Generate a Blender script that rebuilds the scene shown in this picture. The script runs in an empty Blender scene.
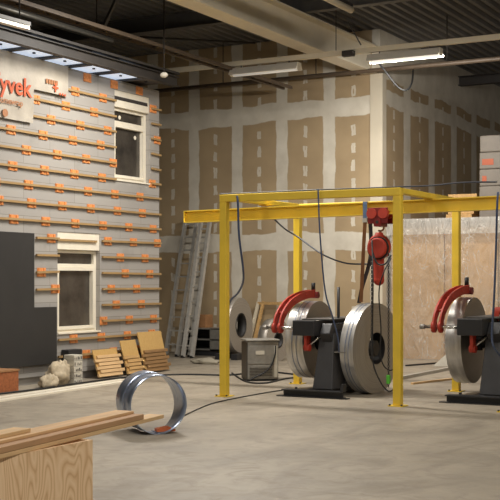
import bpy, bmesh, math, random
from mathutils import Vector, Matrix
S = bpy.context.scene
C = S.collection
rnd = random.Random(7)
PI = math.pi

# ------------------------------------------------------------------ camera
FPX, HOR, CAMZ = 1167.0, 280.0, 1.6
YAW = math.radians(29.05)
cc, ss = math.cos(YAW), math.sin(YAW)
def ray(x, y):
    a, b = (x - 250) / FPX, (HOR - y) / FPX
    return Vector((cc * a - ss, ss * a + cc, b))
O = Vector((0, 0, CAMZ))
def on_u(x, y, u): r = ray(x, y); return O + r * (u / r.x)
def on_v(x, y, v): r = ray(x, y); return O + r * (v / r.y)
def on_z(x, y, z=0.0): r = ray(x, y); return O + r * ((z - CAMZ) / r.z)

cam_data = bpy.data.cameras.new('camera')
cam = bpy.data.objects.new('camera', cam_data); C.objects.link(cam)
cam.location = O; cam.rotation_euler = (PI / 2, 0, YAW)
cam_data.sensor_width = 36; cam_data.lens = 36 * FPX / 500
cam_data.shift_y = (HOR - 250) / 500
cam_data.clip_end = 200
S.camera = cam
vs = S.view_settings
vs.view_transform = 'Standard'; vs.look = 'None'; vs.gamma = 1; vs.use_curve_mapping = False
vs.exposure = 0.0

# ------------------------------------------------------------------ materials
def srgb(r, g, b):
    f = lambda c: (c / 255 / 12.92) if c / 255 <= .04045 else ((c / 255 + .055) / 1.055) ** 2.4
    return (f(r), f(g), f(b), 1)
class NT:
    """small helper round a material's node tree"""
    def __init__(s, name, rough=.6, metal=0.0):
        s.m = bpy.data.materials.new(name); s.m.use_nodes = True
        s.t = s.m.node_tree; s.b = s.t.nodes['Principled BSDF']
        s.b.inputs['Roughness'].default_value = rough
        s.b.inputs['Metallic'].default_value = metal
        s._co = None
    def n(s, typ, **kw):
        nd = s.t.nodes.new(typ)
        for k, v in kw.items():
            if k.startswith('i_'):
                key = k[2:]
                key = int(key) if key.isdigit() else key.replace('_', ' ')
                s.put(nd.inputs[key], v)
            else: setattr(nd, k, v)
        return nd
    def put(s, inp, v):
        if hasattr(v, 'is_output') and v.is_output: s.t.links.new(v, inp)
        else: inp.default_value = v
    def co(s):
        if s._co is None: s._co = s.n('ShaderNodeTexCoord').outputs['Object']
        return s._co
    def sep(s):
        x = s.n('ShaderNodeSeparateXYZ', i_0=s.co()); return x.outputs
    def comb(s, x, y, z=0.0):
        return s.n('ShaderNodeCombineXYZ', i_0=x, i_1=y, i_2=z).outputs[0]
    def math(s, op, a, b=0.0, c=0.0):
        return s.n('ShaderNodeMath', operation=op, i_0=a, i_1=b, i_2=c).outputs[0]
    def mapped(s, scale):
        return s.n('ShaderNodeMapping', i_Vector=s.co(), i_Scale=scale).outputs[0]
    def noise(s, scale, detail=4, rough=.55, vec=None, dist=0.0):
        return s.n('ShaderNodeTexNoise', i_Vector=vec or s.co(), i_Scale=scale, i_Detail=detail, i_Roughness=rough, i_Distortion=dist).outputs['Fac']
    def ramp(s, fac, stops):
        r = s.n('ShaderNodeValToRGB', i_Fac=fac); e = r.color_ramp.elements
        while len(e) < len(stops): e.new(.5)
        for el, (p, c) in zip(e, stops): el.position = p; el.color = c
        return r.outputs['Color']
    def mix(s, fac, a, b):
        m = s.n('ShaderNodeMix', data_type='RGBA')
        s.put(m.inputs[0], fac); s.put(m.inputs[6], a); s.put(m.inputs[7], b)
        return m.outputs[2]
    def step(s, x, lo, hi):
        return s.n('ShaderNodeMapRange', interpolation_type='SMOOTHSTEP', i_0=x, i_1=lo, i_2=hi).outputs[0]
    def color(s, c): s.put(s.b.inputs['Base Color'], c); return s
    def bump(s, h, strength=.3, dist=.01):
        s.put(s.b.inputs['Normal'], s.n('ShaderNodeBump', i_Strength=strength, i_Distance=dist, i_Height=h).outputs[0]); return s
def simple(name, rgb, rough=.6, metal=0.0, var=.12, scale=6, bump=0.0):
    t = NT(name, rough, metal); c = srgb(*rgb)
    k = lambda f: tuple(min(1, v * f) for v in c[:3]) + (1,)
    f = t.noise(scale, 5)
    t.color(t.ramp(f, [(.3, k(1 - var)), (.7, k(1 + var))]))
    if bump: t.bump(t.noise(scale * 8, 3), bump, .004)
    return t.m
def wood(name, rgb, axis=1, rough=.7, var=.25, scale=1.0):
    t = NT(name, rough); c = srgb(*rgb)
    k = lambda f: tuple(min(1, v * f) for v in c[:3]) + (1,)
    sc = [14 * scale] * 3; sc[axis] = 1.2 * scale
    f = t.noise(2.0, 5, .6, t.mapped(sc), .6)
    f2 = t.noise(1.5, 2)
    t.color(t.mix(t.math('MULTIPLY', f2, .35), t.ramp(f, [(.3, k(1 - var)), (.52, k(1)), (.72, k(1 + var * .8))]), k(.8)))
    return t.m

M = {}
M['yellow'] = simple('yellow_paint', (226, 192, 60), .45, 0, .08, 3)
M['yellow_dark'] = simple('yellow_plate', (190, 150, 30), .5)
M['red'] = simple('red_paint', (174, 54, 36), .55, 0, .12, 5)
M['red_dark'] = simple('dark_red_paint', (120, 22, 22), .42)
M['orange'] = simple('orange_plastic', (214, 138, 78), .6, 0, .22, 30)
M['orange_label'] = simple('orange_label', (168, 82, 48), .6)
M['black'] = simple('black_paint', (40, 40, 42), .45, 0, .15)
M['dark_grey'] = simple('dark_grey_paint', (66, 66, 68), .45, 0, .14, 4)
M['rubber'] = simple('black_rubber', (22, 22, 22), .6)
M['blue_hose'] = simple('blue_hose', (62, 76, 106), .5)
M['rim_reflection'] = simple('blue_reflection', (120, 132, 156), .4, .4)
M['grey_cable'] = simple('grey_cable', (70, 72, 80), .5)
M['white'] = simple('white_plastic', (226, 218, 200), .45, 0, .05)
M['white_dirty'] = simple('white_card', (190, 184, 170), .7, 0, .1, 12)
M['cream_steel'] = simple('cream_steel', (222, 212, 190), .5, 0, .06, 2)
M['grey_steel'] = simple('grey_steel', (96, 94, 92), .5, .3, .12)
M['dark_steel'] = simple('dark_steel', (52, 48, 45), .55, .2, .15)
M['brown_steel'] = simple('primed_pipe', (98, 84, 70), .5, .1, .12)
M['alu'] = simple('aluminium', (182, 178, 170), .42, .3, .1, 9)
M['chrome'] = simple('polished_steel', (200, 198, 192), .22, .9, .06)
M['galv'] = simple('galvanised_sheet', (150, 147, 140), .4, .5, .14, 12)
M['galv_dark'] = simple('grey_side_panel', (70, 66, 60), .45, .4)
M['black_board'] = simple('black_board', (42, 40, 38), .7, 0, .12, 2)
M['timber'] = wood('batten_timber', (160, 130, 86), 1)
M['pine'] = wood('pine_plank', (206, 168, 122), 1, .65, .22)
M['pine_mid'] = wood('pine_brownish', (178, 138, 98), 1, .65, .22)
M['pine_end'] = wood('pine_pale', (212, 176, 128), 1, .65, .2)
M['slat'] = wood('slat_timber', (190, 152, 98), 1, .7, .3)
M['slat_brown'] = wood('weathered_slat', (140, 106, 66), 1, .7, .3)
M['bag'] = simple('canvas_bag', (176, 162, 138), .85, 0, .2, 14, .4)
M['cardboard'] = simple('cardboard', (150, 108, 70), .8, 0, .14, 9)
M['brick_crate'] = simple('orange_brown_crate', (150, 88, 50), .8, 0, .3, 25)
M['strap_brown'] = simple('brown_webbing', (128, 84, 48), .7)
M['strap_blue'] = simple('blue_webbing', (84, 108, 140), .6)
M['strap_dark'] = simple('dark_webbing', (62, 60, 62), .7)
M['green'] = simple('green_tag', (90, 190, 60), .5)
M['print'] = simple('dark_print', (52, 48, 46), .7)
M['tyvek_ink'] = simple('orange_red_ink', (190, 88, 52), .7)
M['tyvek_ink_faint'] = simple('faint_brown_ink', (160, 110, 74), .7)

# OSB
t = NT('osb', .75); f = t.n('ShaderNodeTexVoronoi', i_Vector=t.mapped((22, 40, 40)), i_Scale=1.0).outputs['Color']
t.color(t.mix(.35, srgb(186, 150, 88), t.mix(t.noise(30), srgb(150, 110, 60), srgb(214, 180, 118)))); t.bump(f, .3, .004); M['osb'] = t.m

# plywood with cathedral grain
t = NT('plywood', .6); x, y, z = t.sep()
w = t.math('ADD', t.math('MULTIPLY', t.noise(2.0, 1.5, .4, t.mapped((1, 3.2, .8))), 19.0), t.math('MULTIPLY', z, 7.0))
w = t.math('ADD', w, t.math('MULTIPLY', t.noise(7, 2, .5, t.mapped((1, 1.2, .8))), 1.1))
fr = t.math('PINGPONG', w, .5)
fib = t.noise(2, 3, .6, t.mapped((30, 60, 3)))
g = t.math('ADD', t.math('MULTIPLY', fr, 1.5), t.math('MULTIPLY', fib, .3))
t.color(t.ramp(g, [(.1, srgb(202, 162, 118)), (.42, srgb(226, 191, 148)), (.9, srgb(236, 204, 164))])); M['ply'] = t.m

# steel coil faces (rings round the local X axis) and strip surface
t = NT('coil_face', .45, .5); x, y, z = t.sep()
rad = t.math('SQRT', t.math('ADD', t.math('MULTIPLY', y, y), t.math('MULTIPLY', z, z)))
rn = t.n('ShaderNodeTexNoise', noise_dimensions='1D', i_W=rad, i_Scale=70.0, i_Detail=3.0).outputs['Fac']
t.color(t.mix(t.noise(3), t.ramp(rn, [(.3, srgb(146, 140, 131)), (.7, srgb(186, 180, 170))]), srgb(164, 157, 148))); t.bump(rn, .25, .004); M['coil_face'] = t.m
t = NT('coil_rim', .33, .65)
t.color(t.ramp(t.noise(2, 3, .5, t.mapped((9, 2, 2))), [(.3, srgb(176, 174, 170)), (.7, srgb(214, 212, 208))])); M['coil_rim'] = t.m
t = NT('strip_blue_glare', .28, .9)
t.color(t.ramp(t.noise(3, 4), [(.3, srgb(150, 162, 184)), (.7, srgb(196, 206, 224))])); M['strip'] = t.m  # bluish reflected light worked into the base colour
M['core'] = simple('dark_core', (34, 32, 32), .6)

# glass panes with dull room behind
t = NT('window_glass', .12); t.color(t.ramp(t.noise(2.5, 4), [(.3, srgb(50, 46, 42)), (.75, srgb(84, 78, 70))])); M['glass'] = t.m

# concrete floor
t = NT('concrete_floor', .5)
n1 = t.noise(.8, 6, .66); n2 = t.noise(3.2, 6, .6, None, .8); n3 = t.noise(1.2, 5, .6, t.mapped((1.0, .35, 1)), 1.5)
base = t.ramp(n1, [(.3, srgb(132, 123, 110)), (.5, srgb(152, 142, 126)), (.7, srgb(166, 155, 138))])
st = t.math('MULTIPLY', t.step(n3, .48, .68), .5)
c = t.mix(st, base, srgb(112, 102, 90))
c = t.mix(t.math('MULTIPLY', t.step(n2, .48, .7), .6), c, srgb(126, 115, 100))
c = t.mix(t.math('MULTIPLY', t.step(t.noise(26, 3), .62, .75), .3), c, srgb(110, 100, 86))
t.color(c); t.put(t.b.inputs['Roughness'], t.ramp(n2, [(.3, (.42,) * 3 + (1,)), (.7, (.62,) * 3 + (1,))])); t.bump(n2, .08, .01); M['floor'] = t.m

# plasterboard with taped joints and filled screw lines
def plaster(name, axis, period, phase, half, zbands):
    t = NT(name, .8); x, y, z = t.sep(); a = (x, y)[axis]
    wob = t.math('MULTIPLY', t.math('SUBTRACT', t.noise(2.2, 4), .5), .10)
    wob2 = t.math('MULTIPLY', t.math('SUBTRACT', t.noise(1.1, 4), .5), .26)
    q = t.math('PINGPONG', t.math('SUBTRACT', a, phase), period / 2)      # 0 on a joint, period/2 mid-board
    joint = t.math('SUBTRACT', 1.0, t.step(t.math('ADD', q, wob), half - .012, half + .012))
    tot = joint
    for (z0, z1) in zbands:
        zz = t.math('ADD', z, wob2)
        d = t.math('ABSOLUTE', t.math('SUBTRACT', zz, (z0 + z1) / 2))
        tot = t.math('MAXIMUM', tot, t.math('SUBTRACT', 1.0, t.step(d, (z1 - z0) / 2 - .012, (z1 - z0) / 2 + .012)))
    # screw lines: dabs of filler down the middle of each board
    jit = t.math('MULTIPLY', t.math('SUBTRACT', t.noise(5, 3), .5), .09)
    sc = t.math('LESS_THAN', t.math('ABSOLUTE', t.math('ADD', t.math('SUBTRACT', q, period / 2 - .02), jit)), .024)
    dz = t.math('LESS_THAN', t.math('PINGPONG', t.math('ADD', z, t.math('MULTIPLY', t.noise(.9, 2), .5)), .19), .105)
    tot = t.math('MAXIMUM', tot, t.math('MULTIPLY', t.math('MULTIPLY', sc, dz), .85))
    board = t.ramp(t.noise(1.4, 4), [(.3, srgb(158, 137, 106)), (.7, srgb(174, 152, 119))])
    filler = t.ramp(t.noise(2.4, 5), [(.3, srgb(196, 188, 172)), (.7, srgb(216, 209, 194))])
    t.color(t.mix(tot, board, filler)); t.bump(tot, .15, .004)
    return t.m

# facade blocks
t = NT('grey_insulation_block', .8); x, y, z = t.sep()
br = t.n('ShaderNodeTexBrick', offset=.5, i_Vector=t.comb(y, t.math('ADD', z, .075)), i_Scale=1.0, i_Mortar_Size=.0035, i_Brick_Width=1.25, i_Row_Height=.2647,
         i_Color1=srgb(148, 144, 139), i_Color2=srgb(158, 154, 148), i_Mortar=srgb(112, 106, 99))
sm = t.math('MULTIPLY', t.step(t.noise(1.6, 5), .56, .74), .35)
t.color(t.mix(sm, br.outputs['Color'], srgb(122, 118, 112))); M['facade'] = t.m
t = NT('house_wrap', .55); t.color(t.ramp(t.noise(1.8, 5), [(.3, srgb(150, 142, 130)), (.7, srgb(184, 176, 162))])); t.bump(t.noise(3, 4), .5, .03); M['wrap'] = t.m

# roof deck
t = NT('steel_deck', .5, .3); t.color(t.ramp(t.noise(.7, 4), [(.3, srgb(104, 103, 101)), (.7, srgb(124, 122, 118))])); M['deck'] = t.m

# clear plastic film
t = NT('plastic_film', .22); t.color(srgb(206, 202, 194)); t.bump(t.noise(3.0, 4, .6, t.mapped((2.2, 1, .8)), 1.2), 1.0, .09)
t.b.inputs['Roughness'].default_value = .18
tr = t.n('ShaderNodeBsdfTransparent'); mx = t.n('ShaderNodeMixShader')
x, y, z = t.sep()
fold = t.math('MULTIPLY', t.step(z, 2.50, 2.53), .34)
cr = t.noise(1.4, 2, .5, t.mapped((2.2, 1, 1.0)), 1.6)
crease = t.math('SUBTRACT', 1.0, t.step(t.math('ABSOLUTE', t.math('SUBTRACT', cr, .5)), .0, .014))
fold = t.math('ADD', fold, t.math('MULTIPLY', crease, .3))
fac = t.math('ADD', t.math('ADD', t.math('MULTIPLY', t.noise(1.1, 3), .5), .04), fold)
t.put(mx.inputs[0], fac); t.t.links.new(tr.outputs[0], mx.inputs[1]); t.t.links.new(t.b.outputs[0], mx.inputs[2])
t.t.links.new(mx.outputs[0], t.t.nodes['Material Output'].inputs['Surface']); M['film'] = t.m
M['pack_wrap'] = simple('dull_white_wrap', (116, 108, 98), .6, 0, .08, 5)
M['brown_board'] = simple('brown_board', (190, 150, 98), .6, 0, .16, 1.2)
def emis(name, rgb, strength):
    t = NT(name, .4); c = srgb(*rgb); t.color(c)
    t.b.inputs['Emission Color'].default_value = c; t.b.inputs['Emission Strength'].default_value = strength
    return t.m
M['panel_glow'] = emis('glowing_soffit', (206, 218, 236), .75)
M['tube'] = emis('lamp_diffuser', (250, 246, 236), .9)
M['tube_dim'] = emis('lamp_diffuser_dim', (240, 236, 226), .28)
M['reflector'] = simple('lamp_reflector', (214, 208, 196), .35, .2, .04)

# ------------------------------------------------------------------ mesh helpers
class MB:
    def __init__(s): s.b = bmesh.new(); s.sm = []
    def box(s, lo, hi, rot=None, piv=None):
        lo, hi = Vector(lo), Vector(hi); c = (lo + hi) / 2; d = hi - lo
        m = Matrix.Translation(c) @ Matrix.Diagonal((*d, 1))
        if rot is not None:
            p = Vector(piv) if piv is not None else c
            m = Matrix.Translation(p) @ rot.to_4x4() @ Matrix.Translation(-p) @ m
        bmesh.ops.create_cube(s.b, size=1, matrix=m); return s
    def bar(s, p0, p1, w, h, up=(0, 0, 1)):
        """box beam from p0 to p1, w wide across, h high along up"""
        p0, p1 = Vector(p0), Vector(p1); d = p1 - p0; L = d.length; d.normalize()
        up = Vector(up); sd = d.cross(up).normalized(); up = sd.cross(d)
        m = Matrix((sd * w, d * L, up * h)).transposed().to_4x4(); m.translation = (p0 + p1) / 2
        bmesh.ops.create_cube(s.b, size=1, matrix=m); return s
    def cyl(s, p0, p1, r, r2=None, seg=20, caps=True):
        p0, p1 = Vector(p0), Vector(p1); d = p1 - p0
        q = Vector((0, 0, 1)).rotation_difference(d.normalized())
        m = Matrix.Translation((p0 + p1) / 2) @ q.to_matrix().to_4x4()
        g = bmesh.ops.create_cone(s.b, cap_ends=caps, segments=seg, radius1=r, radius2=r if r2 is None else r2, depth=d.length, matrix=m)
        for v in g['verts']:
            for f in v.link_faces:
                if len(f.verts) == 4: f.smooth = True
        return s
    def sphere(s, c, r, sc=(1, 1, 1), seg=18):
        m = Matrix.Translation(Vector(c)) @ Matrix.Diagonal((*sc, 1))
        g = bmesh.ops.create_uvsphere(s.b, u_segments=seg, v_segments=seg // 2 + 2, radius=r, matrix=m)
        for v in g['verts']:
            for f in v.link_faces: f.smooth = True
        return s
    def tube(s, pts, r, seg=8, closed=False):
        pts = [Vector(p) for p in pts]; n = len(pts); rings = []; prev = None
        for i, p in enumerate(pts):
            a = pts[(i - 1) % n] if (closed or i) else p; b = pts[(i + 1) % n] if (closed or i < n - 1) else p
            d = (b - a).normalized()
            ref = prev if prev is not None else (Vector((0, 0, 1)) if abs(d.z) < .9 else Vector((1, 0, 0)))
            n1 = (ref - d * ref.dot(d)).normalized(); prev = n1; n2 = d.cross(n1)
            rings.append([s.b.verts.new(p + (n1 * math.cos(2 * PI * k / seg) + n2 * math.sin(2 * PI * k / seg)) * r) for k in range(seg)])
        for i in range(n if closed else n - 1):
            A, B = rings[i], rings[(i + 1) % n]
            for k in range(seg):
                f = s.b.faces.new((A[k], A[(k + 1) % seg], B[(k + 1) % seg], B[k])); f.smooth = True
        if not closed: s.b.faces.new(rings[0][::-1]); s.b.faces.new(rings[-1])
        return s
    def ribbon(s, pts, wdir, w, th):
        """flat strap with real thickness along a path"""
        wd = Vector(wdir).normalized(); pts = [Vector(p) for p in pts]; n = len(pts); R = []
        for i, p in enumerate(pts):
            d = (pts[min(i + 1, n - 1)] - pts[max(i - 1, 0)]).normalized(); nn = d.cross(wd).normalized()
            R.append([s.b.verts.new(p + wd * (w / 2 * a) + nn * (th / 2 * b)) for a, b in ((-1, -1), (1, -1), (1, 1), (-1, 1))])
        for i in range(n - 1):
            for k in range(4): s.b.faces.new((R[i][k], R[i][(k + 1) % 4], R[i + 1][(k + 1) % 4], R[i + 1][k]))
        s.b.faces.new(R[0][::-1]); s.b.faces.new(R[-1]); return s
    def annulus(s, c, r0, r1, u0, u1, seg=72, part='all'):
        """ring round an axis parallel to X, centre (v,z)=c; part picks face or rim polygons"""
        P = lambda u, r, k: s.b.verts.new((u, c[0] + r * math.cos(2 * PI * k / seg), c[1] + r * math.sin(2 * PI * k / seg)))
        q = {(a, b): [P((u0, u1)[a], (r0, r1)[b], k) for k in range(seg)] for a in (0, 1) for b in (0, 1)}
        for k in range(seg):
            j = (k + 1) % seg
            if part in ('all', 'face'):
                s.b.faces.new((q[1, 0][k], q[1, 1][k], q[1, 1][j], q[1, 0][j])); s.b.faces.new((q[0, 0][j], q[0, 1][j], q[0, 1][k], q[0, 0][k]))
            if part in ('all', 'rim'):
                f = s.b.faces.new((q[0, 1][k], q[0, 1][j], q[1, 1][j], q[1, 1][k])); f.smooth = True
            if part in ('all', 'bore'):
                f = s.b.faces.new((q[0, 0][j], q[0, 0][k], q[1, 0][k], q[1, 0][j])); f.smooth = True
        return s
    def prism(s, pts, axis, a0, a1):
        """polygon (2-D points) extruded along an axis: x -> pts are (v,z), y -> (u,z), z -> (u,v)"""
        def V(p, a): return {'x': (a, p[0], p[1]), 'y': (p[0], a, p[1]), 'z': (p[0], p[1], a)}[axis]
        A = [s.b.verts.new(V(p, a0)) for p in pts]; B = [s.b.verts.new(V(p, a1)) for p in pts]
        s.b.faces.new(A[::-1]); s.b.faces.new(B); n = len(pts)
        for i in range(n): s.b.faces.new((A[i], A[(i + 1) % n], B[(i + 1) % n], B[i]))
        return s
    def build(s, name, mat, parent=None, bevel=0.0, origin=None):
        bmesh.ops.remove_doubles(s.b, verts=s.b.verts, dist=1e-5)
        bmesh.ops.delete(s.b, geom=[v for v in s.b.verts if not v.link_faces], context='VERTS')
        bmesh.ops.recalc_face_normals(s.b, faces=s.b.faces)
        if parent is not None:
            org = wloc(parent)
        elif origin is not None: org = Vector(origin)
        else:
            xs = [v.co for v in s.b.verts]
            org = Vector(((min(p.x for p in xs) + max(p.x for p in xs)) / 2, (min(p.y for p in xs) + max(p.y for p in xs)) / 2, min(p.z for p in xs)))
        for v in s.b.verts: v.co -= org
        me = bpy.data.meshes.new(name); s.b.to_mesh(me); s.b.free()
        me.materials.append(M[mat] if isinstance(mat, str) else mat)
        o = bpy.data.objects.new(name, me); C.objects.link(o)
        if parent is not None: o.parent = parent
        else: o.location = org
        if bevel:
            bm = o.modifiers.new('bevel', 'BEVEL'); bm.width = bevel; bm.segments = 2; bm.limit_method = 'ANGLE'
        return o
def wloc(o):
    v = o.location.copy()
    while o.parent: o = o.parent; v += o.location
    return v
def empty(name, loc, label, cat, group=None):
    o = bpy.data.objects.new(name, None); C.objects.link(o); o.location = loc; o.empty_display_size = .1
    return tag(o, label, cat, group)
def tag(o, label, cat, group=None, kind=None):
    o['label'] = label; o['category'] = cat
    if group: o['group'] = group
    if kind: o['kind'] = kind
    return o
def struct(o, label=None):
    o['kind'] = 'structure'
    if label: o['label'] = label
    return o
kids = {}
def copy_tree(o, parent=None):
    c = o.copy(); C.objects.link(c)
    if parent is not None: c.parent = parent
    for ch in [q for q in bpy.data.objects if q.parent == o]: copy_tree(ch, c)
    return c
def rename(o, label): o['label'] = label; return o
def smooth_path(pts, n=8):
    """Catmull-Rom through the given points"""
    P = [Vector(p) for p in pts]; out = []
    for i in range(len(P) - 1):
        a, b, c, d = P[max(i - 1, 0)], P[i], P[i + 1], P[min(i + 2, len(P) - 1)]
        for k in range(n):
            x = k / n
            out.append(.5 * ((2 * b) + (c - a) * x + (2 * a - 5 * b + 4 * c - d) * x * x + (3 * b - a - 3 * c + d) * x ** 3))
    out.append(P[-1]); return out
RZ = lambda a: Matrix.Rotation(a, 3, 'Z')

# ================================================================== SETTING
struct(MB().box((-20, -2, -.2), (8, 42, 0)).build('floor', 'floor', origin=(0, 0, 0)))
VB = 22.0; UC = -9.42; UR = -9.2; ZD = 6.7
M['plaster_back'] = plaster('plasterboard_back', 0, 1.1, -10.34, .135, [(4.97, 5.35), (2.22, 2.6)])
M['plaster_right'] = plaster('plasterboard_right', 1, 1.5, 23.5, .2, [(5.2, 5.5), (5.72, 7.3), (2.2, 2.6)])
struct(MB().box((-19, VB, 0), (UR - .0, VB + .15, ZD)).build('wall_back', 'plaster_back', origin=(0, 0, 0)))

struct(MB().box((UR - .15, VB + .15, 0), (UR, 42, ZD)).build('wall_right', 'plaster_right', origin=(0, 0, 0)))
M['hall_wall'] = simple('dark_hall_wall', (90, 84, 76), .8)
struct(MB().box((-19.2, -2, 0), (-19, VB + .15, ZD)).build('wall_left_far', 'hall_wall', origin=(0, 0, 0)))
# white corner column cased in board
struct(MB().box((-9.4, VB - .04, 0), (-9.13, VB + .17, 5.8)).build('trim_1', simple('cream_corner_board', (200, 190, 170), .7, 0, .05, 2)))
# corrugated deck
b = MB(); per = .22; u = -19.2; prof = []
while u < 8:
    prof += [(u, ZD), (u + .08, ZD), (u + .11, ZD + .08), (u + .19, ZD + .08)]; u += per
A = [b.b.verts.new((p[0], -2, p[1])) for p in prof]; B = [b.b.verts.new((p[0], 42, p[1])) for p in prof]
for i in range(len(prof) - 1): b.b.faces.new((A[i], A[i + 1], B[i + 1], B[i]))
b.box((-19.2, -2, ZD + .082), (8, 42, ZD + .2))
struct(b.build('ceiling', 'deck', origin=(0, 0, 0)))
def ibeam(p0, p1, h, w, tf, tw):
    p0, p1 = Vector(p0), Vector(p1); zt = Vector((0, 0, h / 2 - tf / 2))
    return MB().bar(p0 + zt, p1 + zt, w, tf).bar(p0 - zt, p1 - zt, w, tf).bar(p0, p1, tw, h - 2 * tf)
struct(ibeam((UC, -2, 6.08), (UC, VB, 6.08), .56, .36, .03, .03).build('trim_2', 'cream_steel'), 'deep cream steel roof beam running to the corner of the boarded walls')
n = 3
for v in (14.6, 18.75):
    struct(ibeam((-19, v, 6.53), (8, v, 6.53), .3, .16, .015, .02).build('trim_%d' % n, 'grey_steel')); n += 1
struct(ibeam((UC, 26.9, 6.36), (8, 26.9, 6.36), .22, .2, .02, .03).build('trim_%d' % n, 'dark_steel')); n += 1

# ================================================================== FACADE (wall_left)
UF = -11.55; VE = 17.45; ZT = 4.98
def fz(x, y): p = on_u(x, y, UF); return p.y, p.z
# openings in the cladding (v0,v1,z0,z1)
W1 = (fz(57.5, 300)[0], fz(100, 300)[0], fz(80, 333)[1], fz(58, 231.5)[1])        # lower window
W2 = (fz(114.5, 150)[0], fz(149.5, 150)[0], fz(131, 182.5)[1], fz(115, 89.5)[1])  # upper window
UB = UF - .24
b = MB(); vs_ = sorted({10.0, VE, W1[0], W1[1], W2[0], W2[1]}); zs_ = sorted({0.12, ZT, W1[2], W1[3], W2[2], W2[3]})
for i in range(len(vs_) - 1):
    for j in range(len(zs_) - 1):
        vm, zm = (vs_[i] + vs_[i + 1]) / 2, (zs_[j] + zs_[j + 1]) / 2
        if any(w[0] < vm < w[1] and w[2] < zm < w[3] for w in (W1, W2)): continue
        b.box((UB, vs_[i], zs_[j]), (UF, vs_[i + 1], zs_[j + 1]))
b.box((-15, 10, 0), (UF - .06, VE - .02, .12)); b.box((-15, VE - .2, .12), (UB, VE, ZT)); b.box((-15, 10, 4.8), (UB, VE, ZT))
wl = struct(b.build('wall_left', 'facade', origin=(0, 0, 0)))
# battens with orange clips
z0r, pr = CAMZ + (280 - 56) / FPX * 17.16, .2647
def clip(bm, v, z):
    bm.box((UF + .002, v - .1, z - .068), (UF + .014, v + .1, z + .068))
    for dv in (-.085, .04):
        for (a, b_) in ((.02, .06), (-.06, -.02)): bm.box((UF + .014, v + dv, z + a), (UF + .024, v + dv + .045, z + b_))
def batten(v0, v1, z, clips, stick=True):
    dz = rnd.uniform(-.012, .012)
    if stick:
        bt = MB().bar((UF + .03, v0, z), (UF + .03, v1, z + dz), .036, .034).build('batten', 'timber', wl)
        par = bt
    else: par = wl
    for v in clips:
        if v0 + .04 < v < v1 - .0:
            m = MB(); clip(m, v, z + dz * (v - v0) / max(.1, v1 - v0)); m.build('orange_clip', 'orange', par)
rowstart = {0: 87, 1: 75, 2: 65.5, 3: 80, 4: 72.5, 5: 57, 6: 74, 7: 59, 8: 90.5, 9: 75, 10: 107.6, 11: 120, 12: 125, 13: 111, 14: 116, 15: 129, 16: 127, 17: 86}
for k in range(18):
    z = z0r - pr * k; zi = z
    vc = fz(rowstart.get(k, 20 + (k * 13) % 30), 280)[0]
    cl = [vc + .745 * j for j in range(-6, 12)]
    segs = [(10.0, VE + .005)]
    def cut(a0, a1):
        global segs
        out = []
        for (s0, s1) in segs:
            if a1 <= s0 or a0 >= s1: out.append((s0, s1)); continue
            if a0 - s0 > .05: out.append((s0, a0))
            if s1 - a1 > .05: out.append((a1, s1))
        segs = out
    for w in (W1, W2):
        if w[2] - .02 < z < w[3] + .02: cut(w[0] - .0, w[1] + .03)
    yy0 = 56 + 18 * k
    if yy0 < 88: cut(9, fz(50, 280)[0])                       # under the house wrap
    elif yy0 < 125: cut(9, fz(30, 280)[0])
    if yy0 > 231: cut(9, fz(35 if yy0 < 305 else 57, 280)[0])   # under the black board
    for (s0, s1) in segs: batten(s0, s1, z, cl, stick=(k > 0))
# windows
def window(name, w, has_slot):
    v0, v1, zb, zt = w; ub = UF - .13
    root = bpy.data.objects.new(name, None); C.objects.link(root); root.location = (ub, (v0 + v1) / 2, zb); struct(root)
    zh = zt - .28                     # shutter box above the frame
    MB().box((ub - .02, v0, zh), (UF - .012, v1, zt)).build('shutter_box', 'white', root, .006)
    if has_slot: MB().box((UF - .012, v0 + .0, zt - .16), (UF - .008, v1 - .05, zt - .10)).build('slot', 'print', root)
    else: MB().bar((UF + .004, v0 - .02, zt - .13), (UF + .004, v1 - .1, zt - .13), .03, .035).build('stick', 'timber', root)
    fw = .065; zt2 = zh - .002; zr = zt2 - .285; rh = .065
    f = MB()
    f.box((ub - .03, v0, zb), (ub + .05, v0 + fw, zt2)).box((ub - .03, v1 - fw, zb), (ub + .05, v1, zt2))
    f.box((ub - .03, v0 + fw, zb), (ub + .05, v1 - fw, zb + fw)).box((ub - .03, v0 + fw, zt2 - .05), (ub + .05, v1 - fw, zt2))
    f.box((ub - .03, v0 + fw, zr), (ub + .05, v1 - fw, zr + rh))
    f.build('window_frame', 'white', root, .006)
    i0, i1 = v0 + fw, v1 - fw
    s = MB(); a, bt_, c_, d_ = i0, i1, zb + fw, zr
    for (x0, x1, y0, y1) in ((a, a + .05, c_, d_), (bt_ - .05, bt_, c_, d_), (a + .05, bt_ - .05, c_, c_ + .05), (a + .05, bt_ - .05, d_ - .045, d_)):
        s.box((ub - .02, x0, y0), (ub + .07, x1, y1))
    s.build('casement', 'white', root, .006)
    MB().box((ub - .012, a + .05, c_ + .05), (ub + .0, bt_ - .05, d_ - .045)).build('pane', 'glass', root)
    MB().box((ub - .012, i0, zr + rh), (ub + .0, i1, zt2 - .05)).build('transom_pane', 'glass', root)
    if has_slot:
        MB().cyl((ub + .0, i1 - .2, d_ - .16), (ub + .006, i1 - .2, d_ - .16), .035).build('sticker', 'white', root)
        MB().cyl((ub + .0, i0 + .26, zr + .14), (ub + .006, i0 + .26, zr + .14), .035).build('sticker', 'white', root)
    MB().box((ub + .05, v0 + .0, zb), (UF + .02, v1, zb + .025)).build('window_sill', 'white', root)
    return root
window('window_1', W1, False)
window('window_2', W2, True)

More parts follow.
